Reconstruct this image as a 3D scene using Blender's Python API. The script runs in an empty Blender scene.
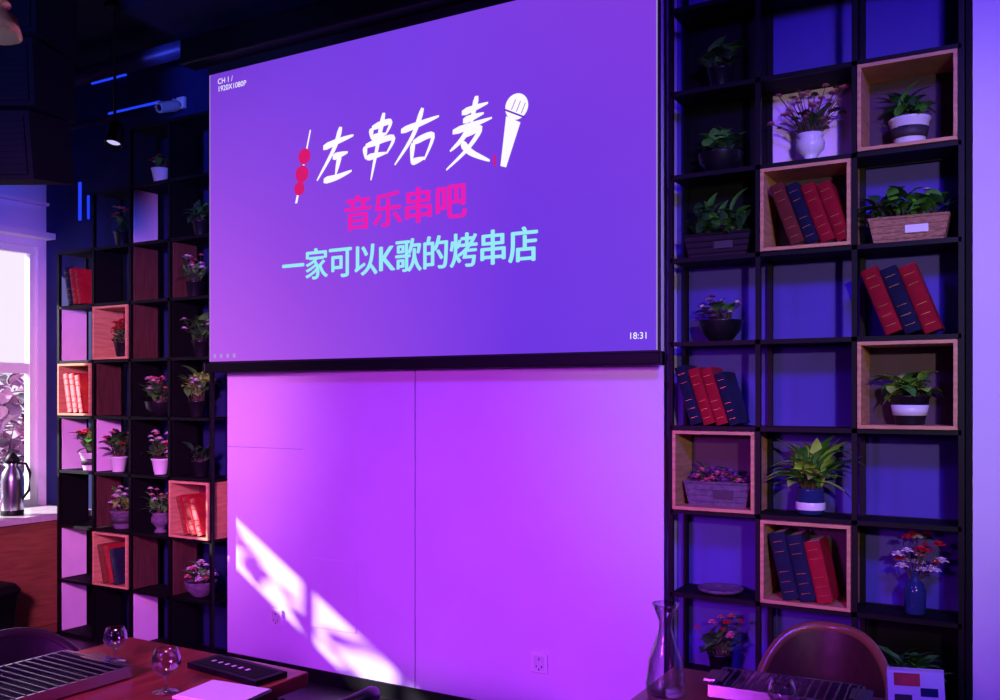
import bpy, math, random
from mathutils import Vector, Matrix
R=random.Random(7)
sc=bpy.context.scene
sc.view_settings.view_transform='Standard'
sc.view_settings.look='None'

def lin(c):
    return tuple(((v/255)/12.92 if v/255<=0.04045 else (((v/255)+0.055)/1.055)**2.4) for v in c)
# ---------------------------------------------------------------- materials
def mat(name,rgb,rough=.6,metal=0,var=.15,scale=8,stretch=(1,1,1),bump=0,emit=None,estr=0,trans=0,coat=0,spec=None):
    m=bpy.data.materials.new(name); m.use_nodes=True
    nt=m.node_tree; b=nt.nodes['Principled BSDF']
    c=lin(rgb)
    tc=nt.nodes.new('ShaderNodeTexCoord'); mp=nt.nodes.new('ShaderNodeMapping')
    mp.inputs['Scale'].default_value=stretch
    nz=nt.nodes.new('ShaderNodeTexNoise'); nz.inputs['Scale'].default_value=scale; nz.inputs['Detail'].default_value=4
    rp=nt.nodes.new('ShaderNodeValToRGB')
    rp.color_ramp.elements[0].position=.3; rp.color_ramp.elements[1].position=.7
    rp.color_ramp.elements[0].color=(*[v*(1-var) for v in c],1)
    rp.color_ramp.elements[1].color=(*[min(1,v*(1+var)) for v in c],1)
    nt.links.new(tc.outputs['Object'],mp.inputs['Vector']); nt.links.new(mp.outputs[0],nz.inputs['Vector'])
    nt.links.new(nz.outputs[0],rp.inputs[0]); nt.links.new(rp.outputs[0],b.inputs['Base Color'])
    b.inputs['Roughness'].default_value=rough; b.inputs['Metallic'].default_value=metal
    if spec is not None: b.inputs['Specular IOR Level'].default_value=spec
    if trans: b.inputs['Transmission Weight'].default_value=trans; b.inputs['IOR'].default_value=1.45
    if coat: b.inputs['Coat Weight'].default_value=coat
    if bump:
        bp=nt.nodes.new('ShaderNodeBump'); bp.inputs['Strength'].default_value=bump; bp.inputs['Distance'].default_value=.01
        nt.links.new(nz.outputs[0],bp.inputs['Height']); nt.links.new(bp.outputs[0],b.inputs['Normal'])
    if emit:
        b.inputs['Emission Color'].default_value=(*lin(emit),1); b.inputs['Emission Strength'].default_value=estr
    return m
def emis(name,rgb,s=1):
    m=bpy.data.materials.new(name); m.use_nodes=True; nt=m.node_tree
    b=nt.nodes['Principled BSDF']; b.inputs['Base Color'].default_value=(0.01,0.01,0.01,1)
    b.inputs['Specular IOR Level'].default_value=0.1
    b.inputs['Emission Color'].default_value=(*lin(rgb),1); b.inputs['Emission Strength'].default_value=s
    return m
WALL=mat('painted_wall_white',(224,208,236),.6,var=.03,scale=3,spec=.2)
DARKWALL=mat('dark_wall_paint',(26,30,84),.8,var=.2,scale=4,spec=.2)
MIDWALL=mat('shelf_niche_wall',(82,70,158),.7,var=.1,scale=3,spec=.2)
CEIL=mat('ceiling_black',(20,20,40),.85,var=.3,scale=3,spec=.2)
FLOORM=mat('floor_dark_tile',(38,30,34),.35,var=.25,scale=5)
BLK=mat('black_metal',(7,7,10),.5,metal=0,var=.2,spec=.25)
BLKM=mat('black_board',(8,8,11),.7,var=.25,spec=.2)
WOOD=mat('crate_pine_wood',(205,150,105),.55,var=.22,scale=7,stretch=(1,1,9),bump=.15)
BROWN=mat('brown_wood_panel',(84,48,42),.6,var=.3,scale=7,stretch=(1,8,1))
PALE=mat('pale_board',(244,214,242),.6,var=.06)
TABLE=mat('table_mahogany',(128,54,42),.28,var=.3,scale=5,stretch=(9,1,1),bump=.05,coat=.3)
COUNTW=mat('counter_wood',(125,72,52),.5,var=.25,scale=6,stretch=(1,1,8))
STONE=mat('counter_stone',(190,180,185),.3,var=.15,scale=20)
RED=mat('book_red',(165,30,40),.45,var=.2,scale=20)
NAVY=mat('book_navy',(30,34,56),.5,var=.2,scale=20)
BRNB=mat('book_brown',(120,52,40),.5,var=.2,scale=20)
GOLD=mat('gold_leaf',(190,140,70),.35,metal=.8)
PAGE=mat('pages',(215,200,170),.8,var=.1,scale=60,stretch=(20,1,1))
GREEN=mat('leaf_green',(80,150,60),.4,var=.4,scale=12)
GREEND=mat('leaf_dark_green',(44,84,48),.45,var=.4,scale=12)
LIME=mat('leaf_lime',(165,215,80),.4,var=.3,scale=10)
STEM=mat('stem',(80,68,45),.7)
SOIL=mat('soil',(30,22,18),.95,bump=.6,scale=60)
FPINK=mat('petal_pink',(240,140,170),.5)
FRED=mat('petal_red',(215,35,55),.5)
FWHITE=mat('petal_white',(245,232,236),.5)
FPURP=mat('petal_purple',(150,90,170),.5)
POTW=mat('pot_white_ceramic',(230,228,230),.3,var=.04)
POTB=mat('pot_black',(20,18,24),.35)
POTG=mat('pot_grey_basket',(100,80,105),.8,var=.35,scale=40,bump=.6)
WICK=mat('wicker',(165,120,90),.8,var=.4,scale=50,stretch=(1,1,3),bump=.7)
LABEL=mat('label_print',(60,50,60),.6)
STEEL=mat('stainless_steel',(190,190,200),.25,metal=1,var=.05)
BRASS=mat('brass',(225,170,80),.3,metal=.8,var=.08)
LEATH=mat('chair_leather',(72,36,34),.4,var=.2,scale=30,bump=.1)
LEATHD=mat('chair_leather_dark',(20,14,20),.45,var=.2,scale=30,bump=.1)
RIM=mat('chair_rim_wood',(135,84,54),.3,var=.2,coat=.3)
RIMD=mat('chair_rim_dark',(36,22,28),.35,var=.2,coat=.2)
PLAST=mat('white_plastic',(230,228,232),.35,var=.02)
PAPER=mat('paper_white',(235,232,235),.7,var=.03)
BLUEG=mat('blue_glass',(50,65,120),.1,var=.05,trans=.4)
MROPE=mat('menu_red',(205,60,60),.6,var=.3,scale=25)
def mixglass(name,base,gl):
    m=bpy.data.materials.new(name); m.use_nodes=True; nt=m.node_tree; nt.nodes.clear()
    o=nt.nodes.new('ShaderNodeOutputMaterial'); mx=nt.nodes.new('ShaderNodeMixShader'); t=nt.nodes.new('ShaderNodeBsdfTransparent'); g=nt.nodes.new('ShaderNodeBsdfGlossy')
    t.inputs[0].default_value=(.93,.93,.96,1)
    g.inputs['Roughness'].default_value=.04
    lw=nt.nodes.new('ShaderNodeLayerWeight'); lw.inputs['Blend'].default_value=base
    mm=nt.nodes.new('ShaderNodeMath'); mm.operation='MULTIPLY'; mm.inputs[1].default_value=gl
    nt.links.new(lw.outputs['Facing'],mm.inputs[0]); nt.links.new(mm.outputs[0],mx.inputs[0])
    nt.links.new(t.outputs[0],mx.inputs[1]); nt.links.new(g.outputs[0],mx.inputs[2]); nt.links.new(mx.outputs[0],o.inputs[0]); return m
PANE=mixglass('window_glass',.2,.3)
GLASS=mixglass('clear_glass',.5,.85)

# ---------------------------------------------------------------- mesh builder
class MB:
    def __init__(s): s.v=[];s.f=[];s.m=[];s.sm=[]
    def add(s,vs,fs,m,smooth=False):
        o=len(s.v); s.v+= [tuple(v) for v in vs]
        for f in fs: s.f.append([i+o for i in f]); s.m.append(m); s.sm.append(smooth)
    def box(s,c,d,m=0,M=None):
        vs=[]
        for x in(-.5,.5):
            for y in(-.5,.5):
                for z in(-.5,.5):
                    p=Vector((c[0]+x*d[0],c[1]+y*d[1],c[2]+z*d[2]))
                    vs.append(M@p if M else p)
        s.add(vs,[(0,1,3,2),(4,6,7,5),(0,4,5,1),(2,3,7,6),(0,2,6,4),(1,5,7,3)],m)
    def lathe(s,prof,c=(0,0,0),seg=20,m=0,sx=1,sy=1,M=None,smooth=True):
        vs=[];fs=[];n=len(prof)
        for r,z in prof:
            for i in range(seg):
                a=2*math.pi*i/seg
                p=Vector((c[0]+r*math.cos(a)*sx,c[1]+r*math.sin(a)*sy,c[2]+z)); vs.append(M@p if M else p)
        for j in range(n-1):
            for i in range(seg):
                k=(i+1)%seg; fs.append((j*seg+i,j*seg+k,(j+1)*seg+k,(j+1)*seg+i))
        s.add(vs,fs,m,smooth)
    def tube(s,path,rad,seg=6,m=0):
        vs=[];fs=[];n=len(path)
        path=[Vector(p) for p in path]
        for j,p in enumerate(path):
            d=(path[min(j+1,n-1)]-path[max(j-1,0)]).normalized()
            u=d.cross(Vector((0,0,1)));
            if u.length<.1: u=d.cross(Vector((1,0,0)))
            u.normalize(); w=d.cross(u)
            r=rad[j] if isinstance(rad,(list,tuple)) else rad
            for i in range(seg):
                a=2*math.pi*i/seg; vs.append(p+u*math.cos(a)*r+w*math.sin(a)*r)
        for j in range(n-1):
            for i in range(seg):
                k=(i+1)%seg; fs.append((j*seg+i,j*seg+k,(j+1)*seg+k,(j+1)*seg+i))
        fs.append(tuple(range(seg))); fs.append(tuple(range((n-1)*seg,n*seg)))
        s.add(vs,fs,m,True)
    def leaf(s,b,az,el,L,W,droop=.8,m=0,seg=6,fold=.25):
        p=Vector(b);vs=[];fs=[]
        h=Vector((math.cos(az),math.sin(az),0)); side=Vector((-math.sin(az),math.cos(az),0))
        for j in range(seg+1):
            t=j/seg; e=el-droop*t
            w=W*.5*(math.sin(math.pi*(t**.8))*.95+.05) if j<seg else 0.0005
            up=Vector((0,0,1))*math.cos(e)-h*math.sin(e)
            vs+= [p+side*w+up*w*fold,p.copy(),p-side*w+up*w*fold]
            p=p+(h*math.cos(e)+Vector((0,0,1))*math.sin(e))*(L/seg)
        for j in range(seg):
            a=j*3
            fs+=[(a,a+1,a+4,a+3),(a+1,a+2,a+5,a+4)]
        s.add(vs,fs,m,True)
    def ball(s,c,r,m=0,seg=8,sz=1):
        n=6; s.lathe([(max(1e-4,r*math.sin(math.pi*i/n)),-r*math.cos(math.pi*i/n)*sz) for i in range(n+1)],c,seg,m)
    def flower(s,c,r,m,mc,rg=R):
        for ring,(n,el,k) in enumerate(((6,.1,1),(6,.6,.85),(5,1.1,.65))):
            o=rg.random()*6
            for i in range(n): s.leaf(c,o+i*2*math.pi/n,el,r*k,r*.95*k,.4,m,3,.3)
        s.ball((c[0],c[1],c[2]+r*.15),r*.2,mc,6)
    def done(s,name,mats,loc=(0,0,0),rz=0,parent=None,bevel=0):
        me=bpy.data.meshes.new(name); me.from_pydata(s.v,[],s.f)
        for m in mats: me.materials.append(m)
        for i,p in enumerate(me.polygons): p.material_index=s.m[i]; p.use_smooth=s.sm[i]
        me.update()
        o=bpy.data.objects.new(name,me); sc.collection.objects.link(o)
        o.location=loc; o.rotation_euler=(0,0,rz)
        if parent: o.parent=parent
        if bevel:
            b=o.modifiers.new('bevel','BEVEL'); b.width=bevel; b.segments=3; b.limit_method='ANGLE'
        return o
def slab(name,x0,x1,y0,y1,z0,z1,m,bevel=0):
    b=MB(); b.box((0,0,0),(x1-x0,y1-y0,z1-z0)); return b.done(name,[m],((x0+x1)/2,(y0+y1)/2,(z0+z1)/2),bevel=bevel)

# ---------------------------------------------------------------- room shell
XL=-6.0; XR=2.6; YB=.30; YF=-6.0; ZC=3.75
D=.215; YN=.235
slab('floor',XL-.2,XR+.2,YF-.2,YB+.2,-.1,0,FLOORM)
slab('ceiling',XL-.2,XR+.2,YF-.2,YB+.2,ZC,ZC+.1,CEIL)
slab('wall_back',XL-.2,-3.99,YB,YB+.15,0,ZC,DARKWALL)
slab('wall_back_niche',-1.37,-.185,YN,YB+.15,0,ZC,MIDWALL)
slab('wall_right',XR,XR+.15,YF,.0,0,ZC,WALL)
slab('wall_front',XL-.2,XR+.2,YF-.15,YF,0,ZC,DARKWALL)
slab('wall_pillar',-.185,XR+.15,0,YB+.15,0,ZC,WALL)
b=MB()
xa,xs,xb=-3.985,-2.677,-1.372
b.box(((xa+xs)/2-.0015,.26,ZC/2),(xs-xa-.003,.38,ZC),0)
b.box(((xb+xs)/2+.0015,.26,ZC/2),(xb-xs-.003,.38,ZC),0)
b.box((xs,.265,ZC/2),(.02,.37,ZC),1)
b.done('wall_centre_panelled',[WALL,DARKWALL])
slab('baseboard_centre',xa,xb,.055,.07,0,.07,BLKM)
b=MB(); b.box((-3.2,.0685,.48),(.30,.003,.37)); b.done('access_panel',[WALL],bevel=.001)
b=MB(); b.box((-3.7,.0692,1.245),(.57,.0016,.003)); b.done('panel_seam',[mat('seam_line',(165,140,180),.8)])  # thin darker strip drawn as the panel's horizontal seam
b=MB()
def lw(y0,y1,z0,z1): b.box((XL-.06,(y0+y1)/2,(z0+z1)/2),(.12,y1-y0,z1-z0),0)
lw(.24,YB,0,ZC); lw(-.62,.24,0,.77); lw(-.62,.24,2.57,ZC); lw(-1.08,-.62,0,ZC)
lw(-2.15,-1.08,0,1.84); lw(-2.15,-1.08,2.2,ZC); lw(YF,-2.15,0,ZC)
b.done('wall_left',[WALL])
b=MB()
b.box((0,0,.0),(.06,.86,.05)); b.box((0,0,1.75),(.06,.86,.05)); b.box((0,0,.93),(.05,.8,.07))
b.box((0,.405,.87),(.06,.05,1.7)); b.box((0,-.405,.87),(.06,.05,1.7)); b.box((0,0,.87),(.006,.8,1.7),1)
b.done('window_1',[PLAST,PANE],(XL-.05,-.19,.795))
b=MB()
b.box((0,0,.165),(.05,1.07,.02)); b.box((0,0,-.165),(.05,1.07,.02))
for y in(-.525,-.30,.08,.525): b.box((0,y,0),(.05,.03,.33))
b.box((0,0,0),(.006,1.0,.32),1)
b.done('sun_slot_window',[PLAST,PANE],(XL-.05,-1.615,2.02))  # unseen slot window, added to shape the sun band on the centre wall
slab('trim_2',XL,XL+.12,-3,.29,2.62,2.66,WALL)
slab('trim_3',XL,XL+.05,-3,.29,2.86,2.88,PALE)
b=MB()
for i in range(1500):
    b.leaf((R.uniform(-.3,.3),R.uniform(-.9,1.5),R.uniform(0,1.45)),R.uniform(0,6.3),R.uniform(-.3,1.3),.22,.11,.6,R.choice((0,0,1,3)),4)
for i in range(8): b.tube([(0,-.8+i*.28,-.22),(R.uniform(-.1,.1),-.8+i*.28,.6),(R.uniform(-.2,.2),-.8+i*.3,1.3)],[.02,.012,.004],6,2)
b.done('garden_hedge',[mat('hedge_mauve_leaf',(165,125,165),.6,var=.3),mat('hedge_grey_leaf',(110,115,115),.6,var=.3),STEM,mat('hedge_blossom',(225,170,205),.6)],(-8.0,1.2,.2))
b=MB()
for i in range(38):
    b.leaf((R.uniform(-.05,.05),R.uniform(-.55,.55),R.uniform(-.2,.17)),R.uniform(0,6.3),R.uniform(-.8,.6),.14,.09,.6,0,4)
b.tube([(0,-.6,-.18),(0,-.2,-.12),(.02,.2,-.17),(0,.6,-.1)],.008,6,1)
b.tube([(0,-.6,-.18),(0,-.62,-1.2),(0,-.6,-2.22)],.012,6,1)
b.done('sun_blotch_vine',[GREEN,STEM],(-6.42,-1.78,2.20))  # unseen foliage outside, added to break the sun band into blotches
slab('ground_outside',-14,XL-.2,-8,8,-.12,-.02,mat('paving',(150,140,150),.8,scale=6))

b=MB()
b.box((-5.74,-1.1,.365),(.50,2.78,.73),0); b.box((-5.735,-1.1,.75),(.53,2.8,.04),1)
for i in range(4): b.box((-5.487,-2.1+i*.68,.37),(.012,.62,.62),2)
b.done('window_counter',[COUNTW,STONE,mat('counter_door',(140,82,58),.45,var=.25,scale=6,stretch=(1,1,8))],bevel=.004)
b=MB()
b.lathe([(.0,0),(.062,0),(.066,.01),(.066,.22),(.06,.27),(.035,.31),(.032,.335)],m=0,seg=28)
b.lathe([(.034,.33),(.042,.335),(.042,.36),(.025,.385),(.012,.40),(.001,.402)],m=1,seg=24)
b.lathe([(.0672,.0),(.068,.004),(.068,.03),(.066,.034)],m=1,seg=28)
b.tube([(.03,.0,.33),(.085,0,.33),(.11,0,.27),(.105,0,.16),(.064,0,.1)],[.008,.009,.01,.009,.007],8,1)
b.tube([(-.03,0,.315),(-.07,0,.335),(-.085,0,.35)],[.014,.01,.008],8,0)
b.done('vacuum_flask',[STEEL,BLK],(-5.665,-.16,.7705),rz=.6)
b=MB()
def rr(w,d,z,n=6,r=.04):
    P=[]
    for cx,cy,a0 in((w-r,d-r,0),(-w+r,d-r,90),(-w+r,-d+r,180),(w-r,-d+r,270)):
        for k in range(n+1):
            a=math.radians(a0+90*k/n); P.append((cx+r*math.cos(a),cy+r*math.sin(a),z))
    return P
rings=[rr(.10,.12,0),rr(.125,.15,.36),rr(.135,.16,.365),rr(.135,.16,.39),rr(.115,.14,.42),rr(.05,.06,.43,r=.02)]
n=len(rings[0]); vs=sum(rings,[]); fs=[(j*n+i,j*n+(i+1)%n,(j+1)*n+(i+1)%n,(j+1)*n+i) for j in range(5) for i in range(n)]+[tuple(range(5*n,6*n)),tuple(range(n))]
b.add(vs,fs,0,True); b.box((.138,0,.375),(.01,.08,.015),0)
b.done('waste_bin',[BLK],(-5.32,-.55,0.0005))

# ---------------------------------------------------------------- shelves
def shelf(name,x0,pitch,tops,dividers,bk={}):
    b=MB(); n=len(tops); t=.02
    for c in range(n+1):
        h=max(tops[max(0,c-1)],tops[min(n-1,c)])*.35
        for y in(t/2,D-t/2): b.box((x0+c*pitch,y,h/2+.005),(t,t,h+.01),0)
    for c in range(n):
        for r in range(1,tops[c]+1):
            z=r*.35
            b.box((x0+(c+.5)*pitch,D/2,z),(pitch-.0,D-.004,.012),1)
            for y in(.008,D-.008): b.box((x0+(c+.5)*pitch,y,z),(pitch,.016,.018),0)
        b.box((x0+(c+.5)*pitch,D/2,.012),(pitch,D,.02),1)
    for (c,r),k in dividers.items():
        b.box((x0+c*pitch+.013,D/2,(r+.5)*.35),(.006,D-.04,.328),k)
    for (c,r),k in bk.items():
        b.box((x0+(c+.5)*pitch,D-.006,(r+.5)*.35),(pitch-.02,.006,.33),k)
    return b.done(name,[BLK,BLKM,BROWN,PALE],(0,0,0))
RX,RP=-1.318,.3655
LX,LP=-5.43,.3465
B_,W_,P_=1,2,3
shelf('display_shelf',RX,RP,[10,10,10],{},{(1,7):P_,(0,8):B_,(0,7):B_,(0,6):B_,(2,1):B_,(0,0):B_,(1,0):B_,(2,0):B_})
shelf('display_shelf',LX,LP,[7,8,9,9],{(3,8):B_,(2,7):P_,(3,7):B_,(1,6):B_,(2,6):W_,(3,6):W_,(0,5):P_,(2,5):W_,(3,5):B_,
   (1,4):W_,(2,4):B_,(3,4):B_,(0,3):P_,(1,3):P_,(2,3):B_,(3,3):B_,(0,2):B_,(1,2):W_,(2,2):B_,(0,1):P_,(2,1):W_,(3,1):W_,(0,0):P_,(1,0):B_,(2,0):P_,(3,0):B_})
slab('trim_4',-.207,-.187,-.004,.22,0,ZC,BLKM)

def cell(side,c,r):
    return (RX+(c+.5)*RP if side=='R' else LX+(c+.5)*LP, r*.35+.0095)
CBR=mat('crate_back_dark',(70,42,62),.6); CBL=mat('crate_back_red',(130,40,52),.6)
def crate(side,c,r):
    x,z=cell(side,c,r); w=(RP if side=='R' else LP)-.024; h=.329; t=.014; d=.222
    b=MB()
    b.box((0,0,t/2),(w,d,t)); b.box((0,0,h-t/2),(w,d,t))
    b.box((-w/2+t/2,0,h/2),(t,d,h-2*t)); b.box((w/2-t/2,0,h/2),(t,d,h-2*t)); b.box((0,d/2-.004,h/2),(w-2*t,.006,h-2*t),1)
    b.done('wooden_crate',[WOOD,CBR if side=='R' else CBL],(x,D/2-.009,z),bevel=.0015)
def books(side,c,r,spec,dx=0,lean=.0,crated=False,y=.095):
    x,z=cell(side,c,r); z+= .0145 if crated else .0
    b=MB(); cx=0
    ms=[RED,NAVY,BRNB,PAGE,GOLD]
    d=.15
    for (t,h,m,a) in spec:
        M=Matrix.Translation((cx,0,0))@Matrix.Rotation(-a,4,'Y')
        b.box((t/2,.004,h/2),(t-.008,d-.01,h-.008),3,M)
        b.box((.002,0,h/2),(.004,d,h),m,M); b.box((t-.002,0,h/2),(.004,d,h),m,M)
        vs=[];fs=[];n=8
        for j in range(n+1):
            an=math.pi*j/n; px=t/2-math.cos(an)*t/2; py=-d/2-math.sin(an)*.011
            vs+= [M@Vector((px,py,0)),M@Vector((px,py,h))]
        for j in range(n): fs.append((2*j,2*j+2,2*j+3,2*j+1))
        fs.append(tuple(range(0,2*n+2,2))); fs.append(tuple(range(1,2*n+2,2)))
        b.add(vs,fs,m,True)
        for q in(.12,.27,.42,.72,.87): b.box((t/2,-d/2-.0095,h*q),(t*.6,.005,.0022),4,M)
        cx+= t/math.cos(a)+.0015
    b.done('books',ms,(x+dx,y-.01,z))
def pot(b,kind,m0=0):
    if kind=='bucket':
        b.lathe([(0,0),(.05,0),(.052,.005),(.07,.10),(.075,.105),(.075,.112),(.066,.112),(.064,.1)],m=m0,seg=28); b.lathe([(.0,.1),(.065,.1)],m=9,seg=20)
        b.lathe([(.0595,.035),(.0605,.035),(.0675,.075),(.0665,.075)],m=8,seg=28); return .1
    if kind=='small':
        b.lathe([(0,0),(.035,0),(.037,.005),(.052,.085),(.056,.088),(.056,.096),(.048,.096),(.047,.085)],m=m0,seg=24); b.lathe([(.0,.085),(.048,.085)],m=9,seg=16); return .085
    if kind=='glass':
        b.lathe([(0,0),(.045,0),(.052,.006),(.056,.04),(.05,.095),(.053,.105),(.046,.105),(.044,.095)],m=m0,seg=28); b.lathe([(.0,.095),(.046,.095)],m=9,seg=16)
        b.lathe([(.0565,.02),(.0575,.025),(.0575,.045),(.056,.05)],m=8,seg=28); return .095
    if kind=='bowl':
        b.lathe([(0,0),(.04,0),(.05,.01),(.085,.05),(.092,.085),(.094,.09),(.086,.09),(.08,.078)],m=m0,seg=28); b.lathe([(.0,.078),(.082,.078)],m=9,seg=20); return .08
    if kind=='urn':
        b.lathe([(0,0),(.04,0),(.035,.012),(.024,.025),(.034,.04),(.052,.06),(.056,.085),(.045,.105),(.055,.12),(.048,.12),(.04,.105)],m=m0,seg=24); b.lathe([(.0,.105),(.042,.105)],m=9,seg=16); return .11
    if kind=='trough':
        vs=[(-.12,-.05,0),(.12,-.05,0),(.12,.05,0),(-.12,.05,0),(-.14,-.06,.095),(.14,-.06,.095),(.14,.06,.095),(-.14,.06,.095),(-.13,-.05,.095),(.13,-.05,.095),(.13,.05,.095),(-.13,.05,.095),(-.13,-.05,.08),(.13,-.05,.08),(.13,.05,.08),(-.13,.05,.08)]
        fs=[(0,3,2,1)]+[(i,(i+1)%4,4+(i+1)%4,4+i) for i in range(4)]+[(4+i,4+(i+1)%4,8+(i+1)%4,8+i) for i in range(4)]+[(8+i,8+(i+1)%4,12+(i+1)%4,12+i) for i in range(4)]
        b.add(vs,fs,m0); b.add(vs[12:],[(0,1,2,3)],9)
        for z in(.02,.045,.07):
            k=.12+z*.21; b.tube([(-k,-.05-z*.11,z),(k,-.05-z*.11,z)],.004,6,m0)
        b.tube([(-.139,-.06,.097),(.139,-.06,.097),(.139,.06,.097),(-.139,.06,.097),(-.139,-.06,.097)],.006,6,m0)
        b.box((.03,-.0625,.05),(.08,.004,.03),8)
        return .08
PM=lambda potm,leaf,leaf2,fl,fl2:[potm,leaf,leaf2,fl,fl2,STEM,GOLD,SOIL,LABEL,SOIL]
def plant(name,side,c,r,kind='small',potm=POTB,n=26,L=.12,W=.045,spread=1.0,elev=(.3,1.4),leafm=(GREEN,LIME),fl=None,nf=0,fr=.02,fh=(.08,.16),crated=False,dx=0,dy=.0,band=None,sw=.05,seed=1,sh=(.01,.07)):
    rg=random.Random(seed*31+c*7+r); x,z=cell(side,c,r); z+= .0145 if crated else 0
    b=MB(); top=pot(b,kind)
    for i in range(n):
        az=rg.uniform(0,6.283); el=rg.uniform(*elev); l=L*rg.uniform(.7,1.1)
        bx,by=rg.uniform(-sw,sw),rg.uniform(-.03,.03)
        s_=rg.uniform(*sh)
        base=(bx*.6,by*.6,top-.01); p=(bx,by,top+s_)
        b.tube([base,p],.0018,4,5)
        l2=l*(1-.5*abs(math.sin(az)))
        if math.sin(az)>0: l2*=.8
        b.leaf(p,az,el,l2,W*rg.uniform(.8,1.2),rg.uniform(.6,1.5),rg.choice((1,2)),6)
    fr*=1.2
    for i in range(nf):
        a=rg.uniform(0,6.283); q=rg.random()**.5
        hx=math.cos(a)*q*L*.8*spread+rg.uniform(-sw,sw)*.5; hy=math.sin(a)*q*min(L,.11)*.5-.01; hz=top+rg.uniform(*fh)
        b.tube([(hx*.2,hy*.2,top-.01),(hx*.6,hy*.6,top+(hz-top)*.6),(hx,hy,hz)],.0018,4,5)
        b.flower((hx,hy,hz),fr*rg.uniform(.7,1.2),rg.choice((3,3,4)),6,rg)
    f=fl or (FPINK,FWHITE)
    m=PM(potm,leafm[0],leafm[1],f[0],f[1])
    if band: m[8]=band
    return b.done(name,m,(x+dx,.105+dy,z+.0003))

for c,r in((2,7),(1,6),(2,4),(0,3),(1,2)): crate('R',c,r)
plant('potted_fern','R',2,7,'bucket',POTW,n=54,L=.15,W=.035,crated=True,leafm=(GREEND,GREEN),seed=2,elev=(.3,1.4),sh=(.01,.06))
plant('planter_trough','R',2,6,'trough',WICK,n=80,L=.15,W=.055,leafm=(GREEN,GREEND),sw=.12,nf=3,fr=.012,fl=(FWHITE,FWHITE),seed=3,elev=(.2,1.4),band=PAPER,sh=(.01,.09))
books('R',2,5,[(.062,.26,0,.36),(.06,.26,1,.36),(.062,.265,0,.36)],dx=-.072)
plant('potted_pothos','R',2,4,'bucket',POTB,n=50,L=.14,W=.07,crated=True,leafm=(GREEN,LIME),band=POTW,seed=5,elev=(-.1,1.0),sh=(.01,.08))
b=MB(); b.lathe([(0,0),(.034,0),(.038,.006),(.04,.09),(.03,.115),(.016,.13),(.015,.155),(.018,.16),(.013,.16),(.012,.13)],m=0,seg=24)
rg=random.Random(4)
for i in range(24):
    a=rg.uniform(0,6.28); q=rg.random(); hx=math.cos(a)*.085*q+.02; hy=math.sin(a)*.05*q; hz=rg.uniform(.16,.31)
    b.tube([(0,0,.1),(hx*.4,hy*.4,.15),(hx,hy,hz)],.0015,4,5); b.flower((hx,hy,hz),rg.uniform(.018,.03),rg.choice((1,2,2)),3,rg)
b.done('flower_bottle_vase',[BLUEG,FRED,FWHITE,GOLD,GREEN,STEM],(cell('R',2,2)[0]+.02,.09,cell('R',2,2)[1]))
plant('potted_shrub','R',2,1,'bowl',POTB,n=60,L=.17,W=.05,leafm=(GREEND,GREEN),seed=8)
plant('potted_ivy','R',1,1,'small',POTW,n=20,L=.1,W=.04,leafm=(GREEND,GREEND),seed=9,fl=(FWHITE,FPINK),nf=4)
plant('dried_flower_urn','R',1,7,'urn',POTW,n=24,L=.15,W=.018,leafm=(STEM,GREEND),fl=(FPINK,STEM),nf=46,fr=.014,fh=(.03,.19),seed=11,spread=1.2)
books('R',1,6,[(.055,.255,2,.34),(.05,.25,1,.34),(.055,.24,0,.34),(.055,.24,0,.34)],dx=-.055,crated=True)
plant('peace_lily','R',1,3,'glass',BLUEG,n=84,L=.23,W=.055,leafm=(LIME,GREEN),seed=13,elev=(.3,1.5),band=POTW,sh=(.01,.11))
books('R',1,2,[(.062,.265,1,.22),(.062,.26,1,.22),(.062,.24,0,.22)],dx=-.085,crated=True)
plant('potted_ivy','R',0,8,'small',POTB,n=40,L=.14,W=.055,leafm=(GREEND,GREEN),seed=14)
plant('potted_shrub','R',0,7,'bowl',POTB,n=50,L=.13,W=.05,leafm=(GREEND,GREEN),seed=15)
plant('potted_fern','R',0,6,'trough',POTB,n=90,L=.17,W=.04,leafm=(GREEND,GREEN),seed=16,sw=.1,sh=(.01,.1))
plant('potted_daisy','R',0,5,'bowl',POTB,n=24,L=.1,W=.04,leafm=(GREEND,GREEN),fl=(FPURP,FWHITE),nf=20,fr=.018,fh=(.02,.11),seed=17,spread=1.2)
books('R',0,4,[(.05,.25,1,.3),(.05,.24,0,.3),(.05,.24,0,.3),(.045,.22,1,.3)],dx=-.095)
plant('flower_basket','R',0,3,'trough',POTG,n=24,L=.08,W=.035,leafm=(GREEND,GREEN),fl=(FPURP,FPINK),nf=36,fr=.024,fh=(.015,.07),crated=True,seed=19,sw=.1,spread=1.4)
plant('potted_geranium','R',0,1,'small',POTB,n=30,L=.13,W=.05,leafm=(GREEND,GREEN),fl=(FPINK,FRED),nf=14,fr=.016,seed=20)
b=MB(); b.lathe([(0,0),(.07,0),(.09,.008),(.095,.02),(.09,.02),(.068,.01),(0,.008)],m=0,seg=28); b.done('serving_dish',[POTG],(cell('R',0,2)[0],.105,cell('R',0,2)[1]))

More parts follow.
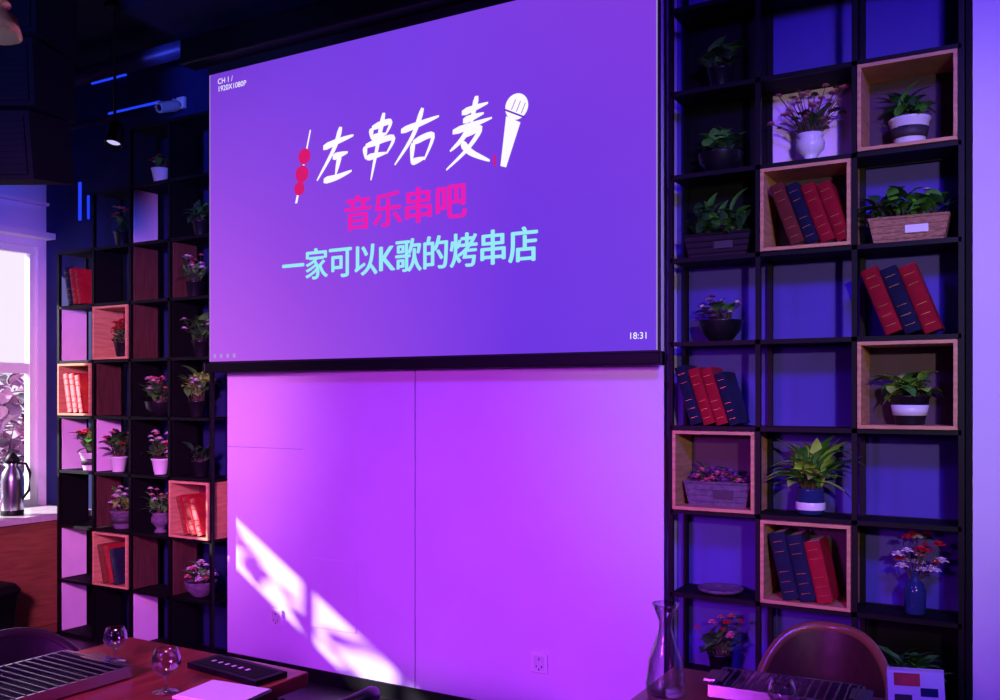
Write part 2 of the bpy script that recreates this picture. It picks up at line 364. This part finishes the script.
for c,r in((1,5),(0,4),(3,2),(1,1)): crate('L',c,r)
S=dict(dy=-.02)
plant('potted_geranium','L',2,8,'small',POTW,n=20,L=.1,W=.035,leafm=(GREEND,GREEN),fl=(FRED,FWHITE),nf=7,fr=.015,seed=30,fh=(.02,.1),**S)
plant('potted_geranium','L',1,7,'small',POTB,n=20,L=.11,W=.035,leafm=(GREEND,GREEN),fl=(FPINK,FRED),nf=12,fr=.018,seed=31,**S)
plant('potted_ivy','L',3,7,'small',POTB,n=40,L=.15,W=.05,leafm=(GREEND,GREEN),seed=32,**S)
books('L',0,6,[(.05,.24,1,.2),(.05,.235,0,.2),(.045,.22,0,.2)],dx=-.07,y=.09)
plant('potted_rose','L',3,6,'small',POTB,n=28,L=.12,W=.04,leafm=(GREEND,GREEN),fl=(FPINK,FWHITE),nf=14,fr=.02,seed=33,dx=-.05,**S)
plant('potted_geranium','L',1,5,'small',POTB,n=24,L=.12,W=.04,leafm=(GREEND,GREEN),fl=(FRED,FRED),nf=14,fr=.022,crated=True,seed=34,**S)
plant('potted_ivy','L',3,5,'small',POTB,n=50,L=.15,W=.055,leafm=(GREEND,GREEN),fl=(FWHITE,FWHITE),nf=5,seed=35,sh=(.01,.12),**S)
books('L',0,4,[(.055,.25,0,.2),(.055,.25,0,.2),(.05,.24,0,.2)],dx=-.07,crated=True,y=.085)
plant('potted_begonia','L',2,4,'bowl',POTB,n=50,L=.18,W=.06,leafm=(GREEN,GREEND),fl=(FPINK,FWHITE),nf=16,fr=.022,seed=36,**S)
plant('potted_shrub','L',3,4,'small',POTB,n=60,L=.18,W=.055,leafm=(GREEN,LIME),fl=(FWHITE,FWHITE),nf=12,fr=.022,seed=37,dx=-.03,sh=(.02,.14),**S)
plant('poinsettia','L',0,3,'bucket',POTW,n=60,L=.17,W=.055,leafm=(GREEND,GREEN),fl=(FRED,FRED),nf=9,fr=.022,seed=38,dx=.05,sh=(.02,.14),**S)
plant('poinsettia','L',1,3,'small',POTW,n=44,L=.16,W=.05,leafm=(GREEN,GREEND),fl=(FRED,FPINK),nf=8,fr=.02,seed=39,dx=-.04,sh=(.02,.14),**S)
plant('potted_rose','L',2,3,'small',POTW,n=30,L=.13,W=.04,leafm=(GREEND,GREEN),fl=(FWHITE,FPINK),nf=20,fr=.022,seed=40,fh=(.0,.17),**S)
plant('potted_ivy','L',3,3,'small',POTB,n=34,L=.14,W=.045,leafm=(GREEND,GREEND),seed=41,**S)
plant('potted_daisy','L',1,2,'bucket',POTG,n=40,L=.14,W=.04,leafm=(GREEN,LIME),fl=(FWHITE,FWHITE),nf=14,fr=.02,seed=42,fh=(.02,.15),**S)
plant('dried_flower_urn','L',2,2,'urn',POTG,n=44,L=.16,W=.035,leafm=(GREEND,GREEN),fl=(FWHITE,FPINK),nf=8,fr=.018,seed=43,**S)
books('L',3,2,[(.05,.23,0,.32),(.05,.23,0,.32),(.05,.22,0,.32)],dx=-.04,crated=True,y=.085)
books('L',1,1,[(.05,.24,2,.25),(.05,.235,0,.25),(.05,.22,1,.25)],dx=-.07,crated=True,y=.085)
plant('flower_basket','L',3,1,'bowl',POTG,n=26,L=.13,W=.04,leafm=(GREEND,GREEN),fl=(FWHITE,FPINK),nf=22,fr=.022,fh=(.01,.12),seed=45,**S)

# ---------------------------------------------------------------- projection screen
KS=.989
SX0,SX1,SZ0,SZ1=-4.004,-1.362,1.726,3.336
scr=bpy.data.objects.new('projection_screen',None); sc.collection.objects.link(scr)
scr.location=((SX0+SX1)/2,-.04,SZ0)
W=SX1-SX0;H=SZ1-SZ0
m=bpy.data.materials.new('projected_image'); m.use_nodes=True; nt=m.node_tree; bs=nt.nodes['Principled BSDF']
bs.inputs['Base Color'].default_value=(.04,.04,.05,1); bs.inputs['Roughness'].default_value=.9
tc=nt.nodes.new('ShaderNodeTexCoord'); sp=nt.nodes.new('ShaderNodeSeparateXYZ'); nt.links.new(tc.outputs['Generated'],sp.inputs[0])
r1=nt.nodes.new('ShaderNodeValToRGB'); r1.color_ramp.elements[0].color=(*lin((176,84,226)),1); r1.color_ramp.elements[1].color=(*lin((100,50,214)),1)
r1.color_ramp.elements[1].position=.75
r2=nt.nodes.new('ShaderNodeValToRGB'); r2.color_ramp.elements[0].color=(*lin((116,56,206)),1); r2.color_ramp.elements[1].color=(*lin((128,58,216)),1)
e=r2.color_ramp.elements.new(.5); e.color=(*lin((118,62,228)),1)
nt.links.new(sp.outputs['X'],r1.inputs[0]); nt.links.new(sp.outputs['X'],r2.inputs[0])
mx=nt.nodes.new('ShaderNodeMix'); mx.data_type='RGBA'; nt.links.new(sp.outputs['Z'],mx.inputs[0]); nt.links.new(r1.outputs[0],mx.inputs[6]); nt.links.new(r2.outputs[0],mx.inputs[7])
nt.links.new(mx.outputs[2],bs.inputs['Emission Color']); bs.inputs['Emission Strength'].default_value=1.0
b=MB(); b.box((0,0,H/2),(W,.004,H)); b.done('image_area',[m],parent=scr)
SB=mat('screen_black_border',(12,11,14),.7)
b=MB(); b.box((0,.004,H/2+.03),(W+.03,.003,H+.09)); b.done('border_cloth',[SB],parent=scr)
SWH=emis('screen_edge_line',(190,160,240),.7)
b=MB(); b.box((-W/2,-.0025,H/2),(.005,.002,H)); b.box((W/2,-.0025,H/2),(.005,.002,H)); b.done('edge_line',[SWH],parent=scr)
b=MB(); b.box((0,.0,-.035),(W+.06,.03,.055)); b.box((-W/2-.035,0,-.035),(.02,.036,.06));b.box((W/2+.02,0,-.035),(.02,.036,.06)); b.done('weight_bar',[BLK],parent=scr,bevel=.008)
b=MB(); b.box((0,-.03,H+.13),(W+.3,.12,.15)); b.done('roller_case',[BLK],parent=scr,bevel=.015)
slab('ceiling_beam',-4.3,-1.0,-.42,.06,3.62,ZC,CEIL)
EW=emis('lettering_white',(255,250,255),1.0); EP=emis('lettering_magenta',(235,30,175),1.0); EC=emis('lettering_cyan',(150,235,245),1.0); ER=emis('skewer_crimson',(215,25,110),1.0)
def text(name,body,u,z,size,mt,bold=0,align='CENTER',width=None,sy=1):
    u*=KS; z=1.533+(z-1.533)*KS
    offs=[(0,0)] if not bold else [(-bold,0),(bold,0),(0,bold*.45),(0,-bold*.45),(0,0)]
    for i,(ox,oz) in enumerate(offs):
        cu=bpy.data.curves.new(name,'FONT'); cu.body=body; cu.size=size; cu.align_x=align; cu.align_y='CENTER'
        cu.materials.append(mt)
        o=bpy.data.objects.new(name,cu); sc.collection.objects.link(o); o.parent=scr
        o.location=(u+ox-scr.location.x,-.0045-i*.00012,z+oz-SZ0); o.rotation_euler=(math.pi/2,0,0)
        bpy.context.view_layer.update()
        if width and o.dimensions.x>0:
            k=width*KS/o.dimensions.x; o.scale=(k,k*sy,k)
text('lettering_subtitle','音乐串吧',-2.70,2.454,.185,EP,.0055,width=.735)
text('lettering_tagline','一家可以K歌的烤串店',-2.72,2.214,.163,EC,.0045,width=1.545,sy=1.08)
text('status_text','CH 1 /\n1920X1080P',-3.985,3.285,.042,EW,align='LEFT')
text('clock_text','18:31',-1.46,1.79,.04,EW)
b=MB()
for i in range(4): b.box((-W/2+.04+i*.05,-.004,.03),(.018,.001,.022))
b.done('status_icons',[emis('icon_lilac',(190,160,230),.8)],parent=scr)
def stroke(b,pts,w,m=0,y=-.0045,ox=0,oz=0,s=1,asp=1,sh=.12):
    P=[Vector((p[0],p[1])) for p in pts]; Q=[]
    n=len(P)
    for i in range(n-1):
        p0=P[max(0,i-1)];p1=P[i];p2=P[i+1];p3=P[min(n-1,i+2)]
        for k in range(6):
            t=k/6
            Q.append(.5*((2*p1)+(-p0+p2)*t+(2*p0-5*p1+4*p2-p3)*t*t+(-p0+3*p1-3*p2+p3)*t**3) if n>2 else p1.lerp(p2,t))
    Q.append(P[-1]); vs=[];fs=[]
    N=len(Q)
    for i,q in enumerate(Q):
        d=(Q[min(i+1,N-1)]-Q[max(i-1,0)]); d.normalize(); nn=Vector((-d.y,d.x)); t=i/(N-1)
        ww=w*(1.0-.75*t**2)*(.6+.4*min(1,t*6)) 
        for sg in(1,-1):
            p=q+nn*ww*sg*.5; vs.append((ox+(p.x+sh*p.y)*s*asp,y,oz+p.y*s))
    for i in range(N-1): fs.append((2*i,2*i+1,2*i+3,2*i+2))
    b.add(vs,fs,m)
G={'l':[[(.08,.66),(.5,.74),(.92,.8)],[(.52,1.0),(.4,.6),(.02,.05)],[(.4,.45),(.82,.5)],[(.6,.47),(.55,.1)],[(.22,.03),(.6,.06),(1.0,.14)]],
'c':[[(.22,.86),(.28,.64)],[(.24,.86),(.76,.92),(.68,.68)],[(.28,.66),(.7,.7)],[(.1,.52),(.18,.26)],[(.12,.52),(.9,.6),(.78,.3)],[(.2,.28),(.78,.32)],[(.54,1.12),(.48,.5),(.42,-.18)]],
'r':[[(.0,.68),(.5,.76),(1.0,.84)],[(.52,1.05),(.35,.55),(-.05,.05)],[(.38,.42),(.42,.03)],[(.38,.42),(.9,.5),(.76,.06)],[(.42,.05),(.78,.1)]],
'm':[[(.22,.84),(.85,.94)],[(.28,.69),(.78,.77)],[(.05,.52),(1.0,.66)],[(.54,1.1),(.5,.57)],[(.46,.55),(.3,.35),(.05,.18)],[(.35,.42),(.74,.5),(.5,.18),(.02,-.15)],[(.33,.3),(.6,.1),(1.1,-.1)]]}
b=MB(); cxs=scr.location.x
def sx_(u): return u*KS-cxs
def sz_(z): return 1.533+(z-1.533)*KS-SZ0
for ch,u,z,s in(('l',-3.26,2.65,.27),('c',-2.98,2.67,.25),('r',-2.74,2.67,.255),('m',-2.44,2.66,.26)):
    for st in G[ch]: stroke(b,st,.14,0,ox=sx_(u),oz=sz_(z),s=s,asp=.85,sh=.2)
b.done('lettering_brush_title',[EW],parent=scr)
def disc(b,cx,cz,r,m,y=-.0046,n=24):
    b.add([(cx+r*math.cos(2*math.pi*i/n),y,cz+r*math.sin(2*math.pi*i/n)) for i in range(n)],[tuple(range(n))],m)
b=MB(); mxx=sx_(-2.055); mz=sz_(2.865)
disc(b,mxx,mz,.060,0)
b.add([(mxx-.055,-.005,mz-.035),(mxx+.02,-.005,mz-.075),(mxx-.055,-.005,mz-.27),(mxx-.085,-.005,mz-.26)],[(0,1,2,3)],0)
M=Matrix.Translation((mxx-.01,0,mz-.03))@Matrix.Rotation(.45,4,'Y')
b.box((0,-.0052,0),(.12,.0008,.008),1,M)
for k in(-1,0,1): b.box((k*.028+.005,-.0053,.035),(.003,.0008,.05),1,M)
b.box((mxx-.115,-.0052,mz-.23),(.012,.0008,.05),2)
b.done('microphone_icon',[EW,emis('icon_violet',(110,45,200),.95),ER],parent=scr)
b=MB(); kx=sx_(-3.345); kz=sz_(2.56)
b.add([(kx-.06,-.0044,kz),(kx-.045,-.0044,kz),(kx+.05,-.0044,kz+.37),(kx+.042,-.0044,kz+.375)],[(0,1,2,3)],0)
disc(b,kx+.005,kz+.24,.042,1); disc(b,kx-.012,kz+.15,.045,1); disc(b,kx-.03,kz+.075,.036,1)
b.done('skewer_icon',[EW,ER],parent=scr)

# ---------------------------------------------------------------- small wall things
SOCK=mat('socket_face',(215,205,220),.4)
def socket(x,z):
    b=MB(); b.box((0,0,0),(.086,.010,.086),0)
    for dx,dz in((0,.018),(-.014,-.016),(.014,-.016),(0,-.03)): b.box((dx,-.0063,dz),(.005,.001,.011),1)
    b.box((0,-.0052,.0),(.055,.0018,.066),2)
    b.done('wall_socket',[PLAST,BLK,SOCK],(x,.0645,z),bevel=.001)
socket(-3.605,.315); socket(-1.972,.30)
b=MB(); b.box((0,-.01,0),(.07,.02,.07),0); b.tube([(0,-.02,0),(0,-.07,.0),(0,-.09,-.03)],.011,8,0)
M=Matrix.Translation((0,-.11,-.05))@Matrix.Rotation(.35,4,'X')@Matrix.Rotation(math.pi/2,4,'X')
b.lathe([(0,-.07),(.03,-.07),(.034,-.06),(.034,.07),(.03,.08),(.026,.08),(.024,.07),(0,.07)],m=0,seg=20,M=M); b.lathe([(0,.072),(.02,.072)],m=1,seg=16,M=M)
b.done('security_camera',[PLAST,BLK],(-4.62,YB-.0005,3.37),bevel=.002)
b=MB()
for i in range(3):
    M=Matrix.Translation((0,-.02*i,-.30*i))@Matrix.Rotation(.08*i,4,'X')
    b.box((0,0,0),(.50,.36,.28),0,M); b.box((0,-.185,0),(.46,.012,.24),1,M)
    for k in range(9): b.box((0,-.193,-.10+k*.025),(.45,.004,.006),0,M)
b.box((-.2,0,.3),(.02,.03,.5),0); b.box((.2,0,.3),(.02,.03,.5),0); b.box((0,0,.53),(.5,.06,.02),0)
SPK=mat('speaker_black',(5,5,9),.9,var=.2,spec=.1)
b.done('line_array_speaker',[SPK,SPK],(-3.96,-1.28,3.215),rz=.5)
def trackspot(x,y,z,aim):
    b=MB(); b.tube([(0,0,ZC-z),(0,0,.05)],.008,8,0); b.box((0,0,ZC-z-.015),(.08,.08,.03),0)
    q=(Vector(aim)-Vector((x,y,z))).to_track_quat('-Z','Y').to_matrix().to_4x4()
    b.lathe([(0,.08),(.035,.08),(.042,.07),(.05,-.06),(.045,-.06),(.04,-.03)],m=0,seg=20,M=q)
    b.lathe([(0,-.035),(.040,-.035)],m=1,seg=20,M=q)
    b.done('track_spotlight',[BLK,emis('lamp_face',(205,195,255),1.0)],(x,y,z))
trackspot(-4.48,-.30,3.0,(-4.3,-.65,1.9))
b=MB()
b.tube([(-5.9,0,3.55),(-4.2,0,3.55)],.05,14,0); b.tube([(-5.9,.12,3.3),(-4.75,.12,3.3)],.02,10,0)
for x in(-5.6,-4.9): b.tube([(x,0,3.55),(x,0,3.75)],.008,6,0)
b.done('ceiling_pipe',[mat('pipe_grey',(70,72,120),.4,metal=.2)],(0,0,0))
b=MB(); b.tube([(0,0,ZC-2.70),(0,0,.16)],.005,8,0)
b.lathe([(.02,.17),(.03,.15),(.035,.12),(.06,.11),(.062,.10),(.04,.09),(.08,.06),(.095,.0),(.09,.0),(.07,.055),(.0,.08)],m=0,seg=36)
b.ball((0,0,.05),.024,1,12); b.lathe([(0,ZC-2.70),(.05,ZC-2.70),(.05,ZC-2.72),(0,ZC-2.73)],m=0)
b.done('pendant_lamp',[BRASS,emis('bulb',(255,215,140),2.5)],(-2.925,-1.955,2.705))
b=MB(); b.box((0,0,0),(.02,.012,.26),0); b.box((.09,0,-.05),(.012,.012,.16),0); b.box((.55,0,.55),(.5,.012,.012),0); b.box((.3,0,.78),(.35,.012,.01),0); b.done('led_strip_light',[emis('led_blue',(30,60,240),1.1)],(-5.62,YB-.007,2.86))

# ---------------------------------------------------------------- furniture
def table(name,x0,x1,y0,y1):
    b=MB(); cx,cy=(x0+x1)/2,(y0+y1)/2; w,d=x1-x0,y1-y0
    b.box((0,0,.73),(w,d,.04),0)
    b.box((0,0,.68),(w-.12,d-.12,.06),1)
    for sx in(-1,1):
        for sy in(-1,1): b.box((sx*(w/2-.07),sy*(d/2-.07),.34),(.05,.05,.68),1)
    b.done(name,[TABLE,BLK],(cx,cy,0),bevel=.004)
table('dining_table',-2.54,-1.78,-2.95,-1.72)
table('dining_table',-.90,.42,-1.95,-1.15)
def chair(loc,rz,inner,rim,s=1,zt0=.80):
    b=MB(); 
    b.lathe([(0,.40),(.21,.40),(.235,.415),(.24,.44),(.225,.462),(.15,.47),(0,.472)],m=0,seg=36)
    b.lathe([(0,.37),(.22,.37),(.225,.385),(.225,.40),(0,.40)],m=1,seg=36)
    n=28; vs=[];fs=[]
    rows=7; A=math.radians(78)
    for side,(ro) in enumerate((.235,.27)):
        for j in range(n+1):
            a=-A+2*A*j/n; zt=zt0-.20*abs(a/A)**2.6; zb=.45
            for k in range(rows+1):
                t=k/rows; rr=ro+.035*t+(.012*math.sin(math.pi*t) if side==0 else 0)*-1
                z=zb+(zt-zb)*t
                vs.append((rr*math.sin(a),rr*math.cos(a),z))
    q=(n+1)*(rows+1)
    for side in(0,1):
        for j in range(n):
            for k in range(rows):
                a0=side*q+j*(rows+1)+k; f=(a0,a0+1,a0+rows+2,a0+rows+1); fs.append(f)
    b.add(vs,fs,0,True)
    path=[]
    for j in range(n+1):
        a=-A+2*A*j/n; zt=zt0-.20*abs(a/A)**2.6; rr=.2875; path.append((rr*math.sin(a),rr*math.cos(a),zt))
    p0=path[0]; p1=path[-1]
    path=[(p0[0]*.9,p0[1]*.9,.42)]+path+[(p1[0]*.9,p1[1]*.9,.42)]
    b.tube(path,.0205,10,1)
    b.tube([(.245*math.sin(-A+2*A*j/n),.245*math.cos(-A+2*A*j/n),.45) for j in range(n+1)],.02,8,1)
    for sx in(-1,1):
        for sy in(-1,1): b.tube([(sx*.15,sy*.15,.385),(sx*.2,sy*.2,0.0)],[.02,.012],10,1)
    o=b.done('dining_chair',[inner,rim],loc,rz); o.scale=(s,s,1)
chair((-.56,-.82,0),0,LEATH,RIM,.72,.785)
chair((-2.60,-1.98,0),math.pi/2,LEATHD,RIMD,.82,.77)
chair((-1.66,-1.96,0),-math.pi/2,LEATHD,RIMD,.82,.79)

# ---------------------------------------------------------------- tabletop
TZ=.7505
def snifter(x,y,s=1):
    b=MB(); b.lathe([(0,0),(.032,0),(.033,.002),(.01,.006),(.005,.012),(.004,.035),(.01,.042),(.028,.055),(.037,.072),(.036,.09),(.028,.112),(.027,.112),(.0345,.09),(.0355,.073),(.027,.0575),(.008,.045),(0,.044)],m=0,seg=32)
    o=b.done('wine_glass',[GLASS],(x,y,TZ)); o.scale=(s,s,s)
snifter(-1.985,-2.045,1.02); snifter(-2.34,-1.93,.9); snifter(-.52,-1.46,.9)
def rack(x,y,rz,w=.42,d=.24):
    b=MB(); b.box((0,0,.008),(w,d,.006),1)
    for s in(-1,1): b.box((0,s*d/2,.02),(w,.008,.03),0); b.box((s*w/2,0,.02),(.008,d,.03),0)
    n=16
    for i in range(n): b.tube([(-w/2+w*(i+.5)/n,-d/2,.034),(-w/2+w*(i+.5)/n,d/2,.034)],.0035,6,0)
    b.box((-w/2,0,.034),(.05,.09,.006),0); b.box((w/2,0,.034),(.05,.09,.006),0)
    b.box((0,0,.0025),(w*.9,d*.9,.005),1)
    b.done('barbecue_grill_tray',[STEEL,BLK],(x,y,TZ),rz)
rack(-2.32,-2.24,math.pi/2*.98,.46,.30); rack(-.55,-1.28,.06,.36,.17)
b=MB(); b.box((0,0,.008),(.30,.11,.016),0); b.box((0,-.0,.0165),(.26,.08,.001),1)
for i in range(6): b.box((-.10+i*.03,0,.0173),(.010,.014,.0006),2)
b.done('menu_folder',[BLK,BLKM,PALE],(-1.95,-1.83,TZ),-.1,bevel=.002)
b=MB(); b.box((0,0,.003),(.20,.15,.006),0); b.box((.005,0,.0075),(.19,.14,.003),1); b.done('paper_napkins',[PAPER,PLAST],(-1.835,-1.99,TZ),.10)
b=MB(); b.lathe([(0,.0),(.045,0),(.05,.006),(.052,.03),(.045,.09),(.028,.14),(.018,.17),(.017,.19),(.028,.22),(.036,.238),(.034,.238),(.026,.22),(.0145,.19),(.0155,.17),(.026,.138),(.042,.09),(.049,.03),(.045,.01),(0,.008)],m=0,seg=36)
b.done('glass_carafe',[GLASS],(-.835,-1.40,TZ))
b=MB()
for sg in(-1,1):
    M=Matrix.Translation((0,sg*.028,0))@Matrix.Rotation(sg*.26,4,'X')
    b.box((0,0,.058),(.13,.002,.116),0,M)
    if sg<0:
        b.box((-.02,-.0014,.088),(.06,.0008,.03),1,M); b.box((.03,-.0014,.06),(.04,.0008,.02),3,M); b.box((-.03,-.0014,.04),(.04,.0008,.025),2,M); b.box((.028,-.0014,.025),(.05,.0008,.02),1,M)
b.done('menu_card',[PAPER,MROPE,LABEL,BLUEG],(-.25,-1.24,TZ),.3)

# ---------------------------------------------------------------- lights
def spot(name,loc,aim,col,P,ang=60,blend=1,rad=.25):
    l=bpy.data.lights.new(name,'SPOT'); l.energy=P; l.color=col; l.spot_size=math.radians(ang); l.spot_blend=blend; l.shadow_soft_size=rad
    o=bpy.data.objects.new(name,l); sc.collection.objects.link(o); o.location=loc
    o.rotation_euler=(Vector(aim)-Vector(loc)).to_track_quat('-Z','Y').to_euler(); return o
spot('stage_light_magenta',(-1.6,-4.8,1.9),(-2.7,.07,-.15),(.66,.06,1),880,66)
spot('stage_light_violet',(-2.6,-3.8,3.5),(-2.7,.07,1.0),(.24,.04,1),230,80)
spot('stage_light_purple',(-1.6,-4.0,2.4),(-5.05,.1,1.3),(1,.28,.95),1150,38)
spot('stage_light_blue',(.8,-3.2,3.4),(-.7,.1,1.6),(.13,.04,1),600,75)
spot('front_fill_warm',(1.3,-4.4,2.3),(-.45,.1,1.75),(1,.85,.72),330,36,rad=.08)  # warm-white fill added to brighten the right shelf plants
spot('upper_fill_blue',(-2.2,-3.4,2.2),(-5.0,.2,3.6),(.08,.12,1),800,52)  # added blue fill for the dark upper-left wall and ceiling
spot('table_fill_light',(-2.1,-2.0,3.3),(-2.1,-2.05,.75),(1,.5,.75),55,55)  # added pinkish fill to brighten the left table
sl=bpy.data.lights.new('sun','SUN'); sl.energy=15; sl.angle=.014; sl.color=(1,.9,.93)
so=bpy.data.objects.new('sun',sl); sc.collection.objects.link(so); so.location=(-9,-4,6)
so.rotation_euler=Vector((1,.6,-.62)).to_track_quat('-Z','Y').to_euler()
w=bpy.data.worlds.new('world'); sc.world=w; w.use_nodes=True; nt=w.node_tree
bg=nt.nodes['Background']; bg.inputs[1].default_value=1.2; bg.inputs[0].default_value=(.95,.84,1,1)

cam=bpy.data.cameras.new('camera'); co=bpy.data.objects.new('camera',cam); sc.collection.objects.link(co)
co.location=(0,-3.716,1.533); co.rotation_euler=(math.pi/2,0,math.radians(30))
cam.sensor_width=36; cam.lens=33.19; cam.shift_y=.046; cam.clip_start=.05
sc.camera=co
